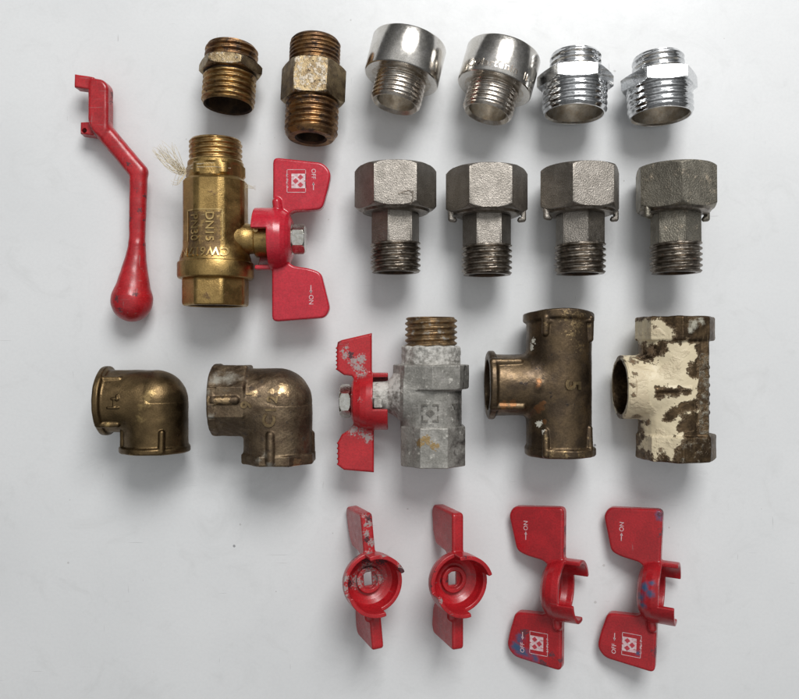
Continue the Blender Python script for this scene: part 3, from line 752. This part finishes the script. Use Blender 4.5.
# ------------------------------------------------------------------ small bronze elbow
t = Thing('pipe_elbow', 'small smooth dark bronze elbow with thin rims and paired short ribs', 'pipe elbow', 150, 405, 33, group='bronze pipe elbows')
def fe(P):
    x, y, z = P
    d = rcyl(P, 0, (4.0, 0), -45.5, 6, 31.0, 1); d = smin(d, rcyl(P, 1, (6, 0), -45.5, 4, 31.5, 1), 5)
    d = np.minimum(d, sph(P, (6, 3.8, 0), 31.3)); 
    d = smin(d, rcyl(P, 0, (4.5, 0), -46, -39.5, 34.6, 2), 3.5); d = smin(d, rcyl(P, 1, (5, 0), -46.5, -40.5, 34.5, 2), 3.0)
    for a, b in (((-43, 26.5, 20.5), (-24, 26.5, 19.0)), ((-43, -17.5, 23.5), (-25, -17.5, 22.3)), ((-22, -25, 14), (-22, -43, 14)), ((20, -25, 28), (20, -43, 28.8))):
        d = smin(d, cap(P, a, b, 3.0), 1.2)
    d = smin(d, cap(P, (-39.5, 26, 21), (-39.5, -17, 24), 1.6), 1)
    for a, b in (((-31, -.5), (-21, -.5)), ((-27, 8), (-21, 8)), ((-25, -.5), (-25, 8)), ((-22, 7), (-22, 11))):
        d = smin(d, cap(P, (a[0], a[1], math.sqrt(31 ** 2 - (a[1] - 4) ** 2)), (b[0], b[1], math.sqrt(31 ** 2 - (b[1] - 4) ** 2)), 1.1), .6)
    d = smax(d, -rcyl(P, 0, (4.3, 0), -70, -22, 24, .5), .8); d = smax(d, -rcyl(P, 1, (5.5, 0), -70, -20, 24, .5), .8)
    return d + wob(P, .12, .3, 1)
P, Q, N = nets(fe, (-60, -53, -37), (42, 42, 37), .8)
t.add('elbow_body', P, Q, M['bronze'], N=N, masks={'mA': blob(P, [(10, 14, 30, 12), (2, 2, 32, 9), (-50, 16, 30, 8), (0, -48, 34, 10), (-12, -48, 33, 10), (6, 8, 30, 14), (-32, 27, 20, 3), (0, -12, 32, 12), (-33, -17, 25, 6)]) * .9})
t.done()

# ------------------------------------------------------------------ large weathered elbow
t = Thing('pipe_elbow', 'large rough weathered bronze elbow with thick single ribs and cast characters', 'pipe elbow', 262, 410, 36, group='bronze pipe elbows')
def fl(P):
    d = rcyl(P, 0, (8, 0), -36, 16, 33.6, 1); d = smin(d, rcyl(P, 1, (16, 0), -48, 6, 34.2, 1), 5)
    d = np.minimum(d, sph(P, (16, 7.6, 0), 34.0))
    d = smin(d, rprism(P, 0, (10, 0), -48, -12, 34.6, 8, 2.5), 3)
    d = smax(d, length(P[1] - 10, P[2]) - 36.6 - np.clip((P[0] + 55) * .35, -4, 4), 1.0) if False else d
    d = smin(d, rcyl(P, 0, (10, 0), -48.2, -40, 36.0, 2.0), 1.0)
    d = smin(d, rprism(P, 1, (17, 0), -52.5, -42, 35.0, 8, 2), 2.0)
    d = smin(d, cap(P, (-41, 11.5, 34), (-20, 12, 34.0), 4.2), 1.5); d = smin(d, cap(P, (13.5, -22, 33), (13.5, -47, 34.5), 4.2), 1.5)
    d = smin(d, cap(P, (49, -24, 0), (49.5, -46, 0), 3.6), 1.5)
    for i in range(7):   # notched face of the rim
        th = -1.3 + i * .42; d = smax(d, -cap(P, (-49, 10 + 36.6 * math.sin(th), 36.6 * math.cos(th)), (-39, 10 + 36.6 * math.sin(th), 36.6 * math.cos(th)), .7), .4)
    d = smax(d, -rcyl(P, 0, (9, 0), -70, -16, 26, .5), .8); d = smax(d, -rcyl(P, 1, (16.5, 0), -70, -16, 26, .5), .8)
    return d + wob(P, .16, .22, 3) + wob(P, .05, .9, 1)
P, Q, N = nets(fl, (-58, -58, -40), (56, 46, 41), .85)
x, y, z = P.T
t.add('elbow_body', P, Q, M['bronze_old'], N=N, masks={'mA': np.maximum(blob(P, [(-40, 32, 28, 16), (-28, 32, 26, 16), (-48, 20, 32, 9), (0, -46, 36, 9), (8, -40, 36, 8), (-18, 30, 22, 12), (-44, -4, 34, 7), (14, -50, 36, 8)]) * 1.1, np.where((x < -14) & (y > 20), .35, -.2)),
     'mB': blob(P, [(-36, 12, 37, 8), (-28, 12, 37, 9), (26, 22, 28, 13), (38, -51, 28, 10), (14, 22, 33, 8), (-2, 20, 34, 8), (-46, 12, 37, 6)])})
dz = drop(P, Q)
g = join(lay(text_geo('C', 17, 1.7, .5), 12.5, -8.5, 78, dz), lay(prism_geo([rect(-5, -.9, 5, .9)], 1.2), 14, 2.5, 0, dz),
         lay(text_geo('2', 14, 1.6, .45), 16, 13, 80, dz), lay(text_geo('9', 14, 1.6, .45), -9, 7, 78, dz), lay(prism_geo([rect(-4, -.9, 4, .9)], 1.1), -6, 18, 0, dz))
t.add('cast_characters', g[0], g[1], M['rubbed_bronze'])
t.done()

# ------------------------------------------------------------------ brown tee
t = Thing('pipe_tee', 'dark brown brass tee with ribs, cast number and orange rust spots', 'pipe tee', 559, 385, 35, group='pipe tees')
def ft(P):
    x, y, z = P; ye = np.where(y > 0, y - .004 * (z * np.abs(z)) * .9, y)
    Pb = (x, ye, z)
    d = rcyl(Pb, 1, (0, 0), -69, 71, 32.2, 1); d = smin(d, rcyl(P, 0, (0, 0), -70, 0, 30.5, 1), 7)
    d = smin(d, rcyl(Pb, 1, (-.5, 0), 62.5, 71.5, 35.0, 2.2), 3); d = smin(d, rcyl(P, 1, (1.5, 0), -70, -61.5, 35, 2.2), 3)
    d = smin(d, rcyl(P, 0, (0, 0), -71.5, -64.5, 34.2, 2.2), 3)
    for a, b in (((-68, 23.5, 21), (-42, 23.5, 19)), ((-68, -20, 24), (-40, -20, 23)), ((-18, 66, 28), (-18, 52, 27)), ((27, 66, 20), (27, 46, 18)), ((-18, -66, 29), (-18, -44, 26.5)), ((26, -66, 21), (26, -42, 18.5))):
        d = smin(d, cap(P, a, b, 3.6), 1.4)
    d = smin(d, cap(P, (-67.5, 22, 22), (-67.5, -20, 24.5), 2.2), 1.4); d = smin(d, cap(P, (-17, 63, 29), (26, 64, 23), 2.0), 1.4); d = smin(d, cap(P, (-17, -63, 30), (26, -63, 23), 2.4), 1.4)
    d = smin(d, sph(P, (-25, 0, 27), 4.5), 4)
    d = smax(d, -rcyl(P, 1, (0, 0), -90, 90, 24, .5), .8); d = smax(d, -rcyl(P, 0, (0, 0), -90, 0, 25.5, .5), .8)
    return d + wob(P, .12, .22, 5) + wob(P, .03, .8, 2)
P, Q, N = nets(ft, (-78, -76, -38), (40, 80, 38), .85)
t.add('tee_body', P, Q, M['brown'], N=N, masks={
    'mA': blob(P, [(12, 58, 32, 22), (16, 38, 30, 14), (0, 68, 34, 14), (14, 68, 30, 14), (26, 58, 20, 10), (-18, 60, 30, 9), (0, -66, 34, 14), (14, -66, 30, 14), (-18, -50, 29, 10), (26, -52, 20, 9), (-14, -66, 32, 10), (6, 50, 33, 16), (-60, 24, 22, 5)]) * .85,
    'mB': blob(P, [(-25, 4, 29, 7), (-26, 1, 30, 6), (-24, -22, 24, 9), (-20, -16, 26, 7), (-50, -17, 27, 8), (-58, -18, 27, 9), (-74, -8, 24, 9), (-74, -14, 20, 8), (-20, -34, 27, 6)]),
    'mC': blob(P, [(-28, 44, 16, 6), (-30, 38, 14, 6), (-24, -37, 22, 7), (-20, -44, 27, 5), (-27, -34, 22, 5), (-72, 4, 28, 4), (-60, 12, 31, 3)])})
g = lay(text_geo('5', 22, 1.7, .55), 7, 1, -93, drop(P, Q)); t.add('cast_number', g[0], g[1], M['rubbed_bronze'])
t.done()

# ------------------------------------------------------------------ cream tee
t = Thing('pipe_tee', 'old bronze tee with peeling cream paint over its branch side', 'pipe tee', 673, 387, 36, Rz(D(0)), group='pipe tees')
def fc(P):
    x, y, z = P
    d = rcyl(P, 1, (0, 0), -69, 68, 33.6, 1); d = smin(d, rcyl(P, 0, (0, 0), -53.5, 0, 31.8, 1.5), 6)
    d = smin(d, rprism(P, 1, (1.5, 0), 46, 69.8, 35.8, 8, 2.4, .25), 1.5); d = smin(d, rprism(P, 1, (2.5, 0), -71.5, -46, 36.0, 8, 2.4, .25), 2.0)
    d = smin(d, rbox(P, (18.5, 0, 9), (6, 48, 22), 2.0), 2.0)
    for i in range(6): d = smin(d, sph(P, (32, 20 - i * 9, 4), 3.2), 1.5)
    d = smin(d, cap(P, (-26, -1, 31), (5, 0, 32.4), 2.4), 2.0)
    d = smax(d, -rcyl(P, 1, (2, 0), -90, 90, 25, .5), .8); d = smax(d, -rcyl(P, 0, (0, 0), -90, 0, 27.0, .5), .8)
    return d + wob(P, .2, .25, 7) + wob(P, .04, .8, 3)
P, Q, N = nets(fc, (-64, -79, -42), (46, 76, 42), .85)
cr = [(612, 357), (640, 347), (648, 343), (684, 343), (686.5, 425), (670, 428), (666, 440), (660, 455), (655, 447), (648, 456), (639, 447), (641, 430), (640, 419), (612, 419)]
c2 = [(630, 324), (648, 319), (663, 330), (661, 340), (645, 346), (630, 340)]
h1 = [(644, 386), (650, 384), (678, 385), (681, 392), (668, 395), (655, 396), (648, 400), (645, 396)]
h2 = [(660, 404), (676, 396), (688, 396), (689, 408), (672, 412), (658, 422), (650, 420)]; h3 = [(674, 366), (688, 350), (690, 384), (676, 376)]
loc = lambda pts: [(a - 673, 387 - b) for a, b in pts]
x, y, z = P.T
dm = np.minimum(poly2(x, y, loc(cr)), poly2(x, y, loc(c2)))
h4 = [(634, 343), (656, 342), (658, 350), (646, 364), (634, 360)]; h5 = [(668, 412), (690, 404), (690, 430), (664, 432)]
for hh in (h1, h2, h3, h4, h5): dm = np.maximum(dm, -poly2(x, y, loc(hh)) - 1)
bare = np.clip(-dm / 8, -1, 1) + .5
bare = np.where((x < -51.8), bare - .6, bare)
bare = np.where(length(y, z) < 28.0, -1.5, bare); bare = np.where(length(x - 2, z) < 26, -1.5, bare)
streak = np.where((x > 14) & (x < 26) & (y < 34) & (y > -44), .50, .05)
streak = np.where(y < -46, .36, streak); streak = np.maximum(streak, blob(P, [(8, 62, 36, 8), (16, 64, 34, 6), (4, 56, 36, 5)]) + .2)
t.add('tee_body', P, Q, M['cream'], N=N, masks={'mA': bare, 'mB': streak, 'mB2': np.maximum(blob(P, [(-47, 14, 29, 5), (-48, -6, 31, 4), (-45, 26, 18, 8), (-40, 30, 12, 8), (-42, -28, 14, 9), (-50, 3, 32, 5), (-28, 36, 18, 9), (-36, 33, 12, 7), (-30, -34, 16, 6), (-26, 60, 22, 6), (-20, -60, 26, 5)]), -1)})
t.done()

# ------------------------------------------------------------------ lever
t = Thing('lever_handle', 'long cranked red lever handle with forked head and bulb shaped grip', 'valve handle', 118, 200, 22)
def X(px): return px - 118.0
def Y(py): return 200.0 - py
def flv(P):
    x, y, z = P
    d = rextr(P, soft([(X(91), Y(79)), (X(105), Y(81)), (X(110.5), Y(87)), (X(110.5), Y(118)), (X(110), Y(133)), (X(104), Y(141)), (X(93), Y(132)), (X(90), Y(122)), (X(90), Y(92))], 7), -8, 10, 4.0)
    d = smin(d, rextr(P, [(X(77), Y(76)), (X(96), Y(79)), (X(96), Y(92)), (X(77), Y(89))], -6, 9, 1.8), 1.2)
    d = smin(d, rextr(P, [(X(79), Y(121)), (X(95), Y(121)), (X(95), Y(135)), (X(79), Y(133))], -14, 0, 1.8), 1.2)
    d = smax(d, -rcyl(P, 2, (X(83.5), Y(130)), -30, 0, 2.4, .3), .6)
    a = np.array([X(103), Y(130)]); b = np.array([X(139), Y(170)]); v = (b - a); L = np.linalg.norm(v); an = math.atan2(v[1], v[0])
    e = smin(cap(P, (a[0], a[1], 0), (b[0] - 1, b[1] - 2, 0), 9.3), cap(P, (b[0] - 1, b[1] - 4, 0), (X(136), Y(252), 0), 8.8, 7.6), 1.5); d = smin(d, smax(e, np.abs(z - 1) - 7.6, 4), 3)
    d = smin(d, cap(P, (X(136), Y(246), 0), (X(131.5), Y(296), 0), 7.6, 18.8), 4.0); d = smin(d, sph(P, (X(131), Y(301.5), 0), 20.2), 4)
    return d + wob(P, .15, .25, 1)
P, Q, N = nets(flv, (-46, -128, -24), (36, 128, 24), .8)
sp = split(P, Q, N, lambda C: np.where(C[:, 1] < Y(262), 2, np.where(C[:, 1] > Y(140), 0, 1)))
rs = np.random.RandomState(4)
for v, nm in ((0, 'forked_head'), (1, 'arm'), (2, 'bulb_grip')):
    p, q, nn = sp[v]
    pts = [(rs.uniform(-30, 20), rs.uniform(60, 120), rs.uniform(-5, 12), 6) for _ in range(16)] + [(rs.uniform(0, 30), rs.uniform(-50, 60), rs.uniform(0, 8), 4) for _ in range(8)] + [(rs.uniform(0, 26), rs.uniform(-115, -80), 18, 5) for _ in range(3)] + [(28, y0, 3, 4) for y0 in (-44, -20, 4)]
    t.add(nm, p, q, M['red_lever'], N=nn, masks={'mB': blob(p, pts) + .05})
g = join(lay(text_geo('B', 5.5, .3, .05), X(108), Y(134), -48, lambda x, y: 9.3 + 0 * x), lay(text_geo('V', 5.5, .3, .05), X(126), Y(152), -48, lambda x, y: 9.3 + 0 * x))
t.done()

# ------------------------------------------------------------------ light, room, camera
w = bpy.data.worlds.new('World'); sc.world = w; w.use_nodes = True
nt = w.node_tree; bg = nt.nodes['Background']; tc = nt.nodes.new('ShaderNodeTexCoord'); sx = nt.nodes.new('ShaderNodeSeparateXYZ')
nt.links.new(tc.outputs['Generated'], sx.inputs[0]); cr_ = nt.nodes.new('ShaderNodeValToRGB'); nt.links.new(sx.outputs[2], cr_.inputs[0])
el = cr_.color_ramp.elements; el[0].position = 0.0; el[0].color = (.06, .06, .06, 1); el[1].position = .97; el[1].color = (.63, .64, .645, 1)
for p, c in ((.30, .09), (.60, .19), (.80, .50)):
    e = el.new(p); e.color = (c, c * 1.01, c * 1.015, 1)
nt.links.new(cr_.outputs[0], bg.inputs[0]); bg.inputs[1].default_value = 1.0
def lamp(name, loc, tgt, sx_, sy_, power, col):
    l = bpy.data.lights.new(name, 'AREA'); l.shape = 'RECTANGLE'; l.size = sx_; l.size_y = sy_; l.energy = power; l.color = col
    o = bpy.data.objects.new(name, l); COL.objects.link(o); o.location = loc
    o.rotation_euler = (Vector(tgt) - Vector(loc)).to_track_quat('-Z', 'Y').to_euler(); return o
lamp('window_light', (.20, .68, .78), (.02, .05, 0), .50, .42, 9.6, (1, .998, .99))
cam = bpy.data.cameras.new('Camera'); co = bpy.data.objects.new('Camera', cam); COL.objects.link(co)
cam.sensor_fit = 'HORIZONTAL'; cam.sensor_width = 36; cam.lens = 36 * F / 799; cam.clip_start = .01; cam.clip_end = 20
co.location = (0, 0, F * S); sc.camera = co
sc.view_settings.view_transform = 'Standard'; sc.view_settings.look = 'None'; sc.view_settings.exposure = 0; sc.view_settings.gamma = 1
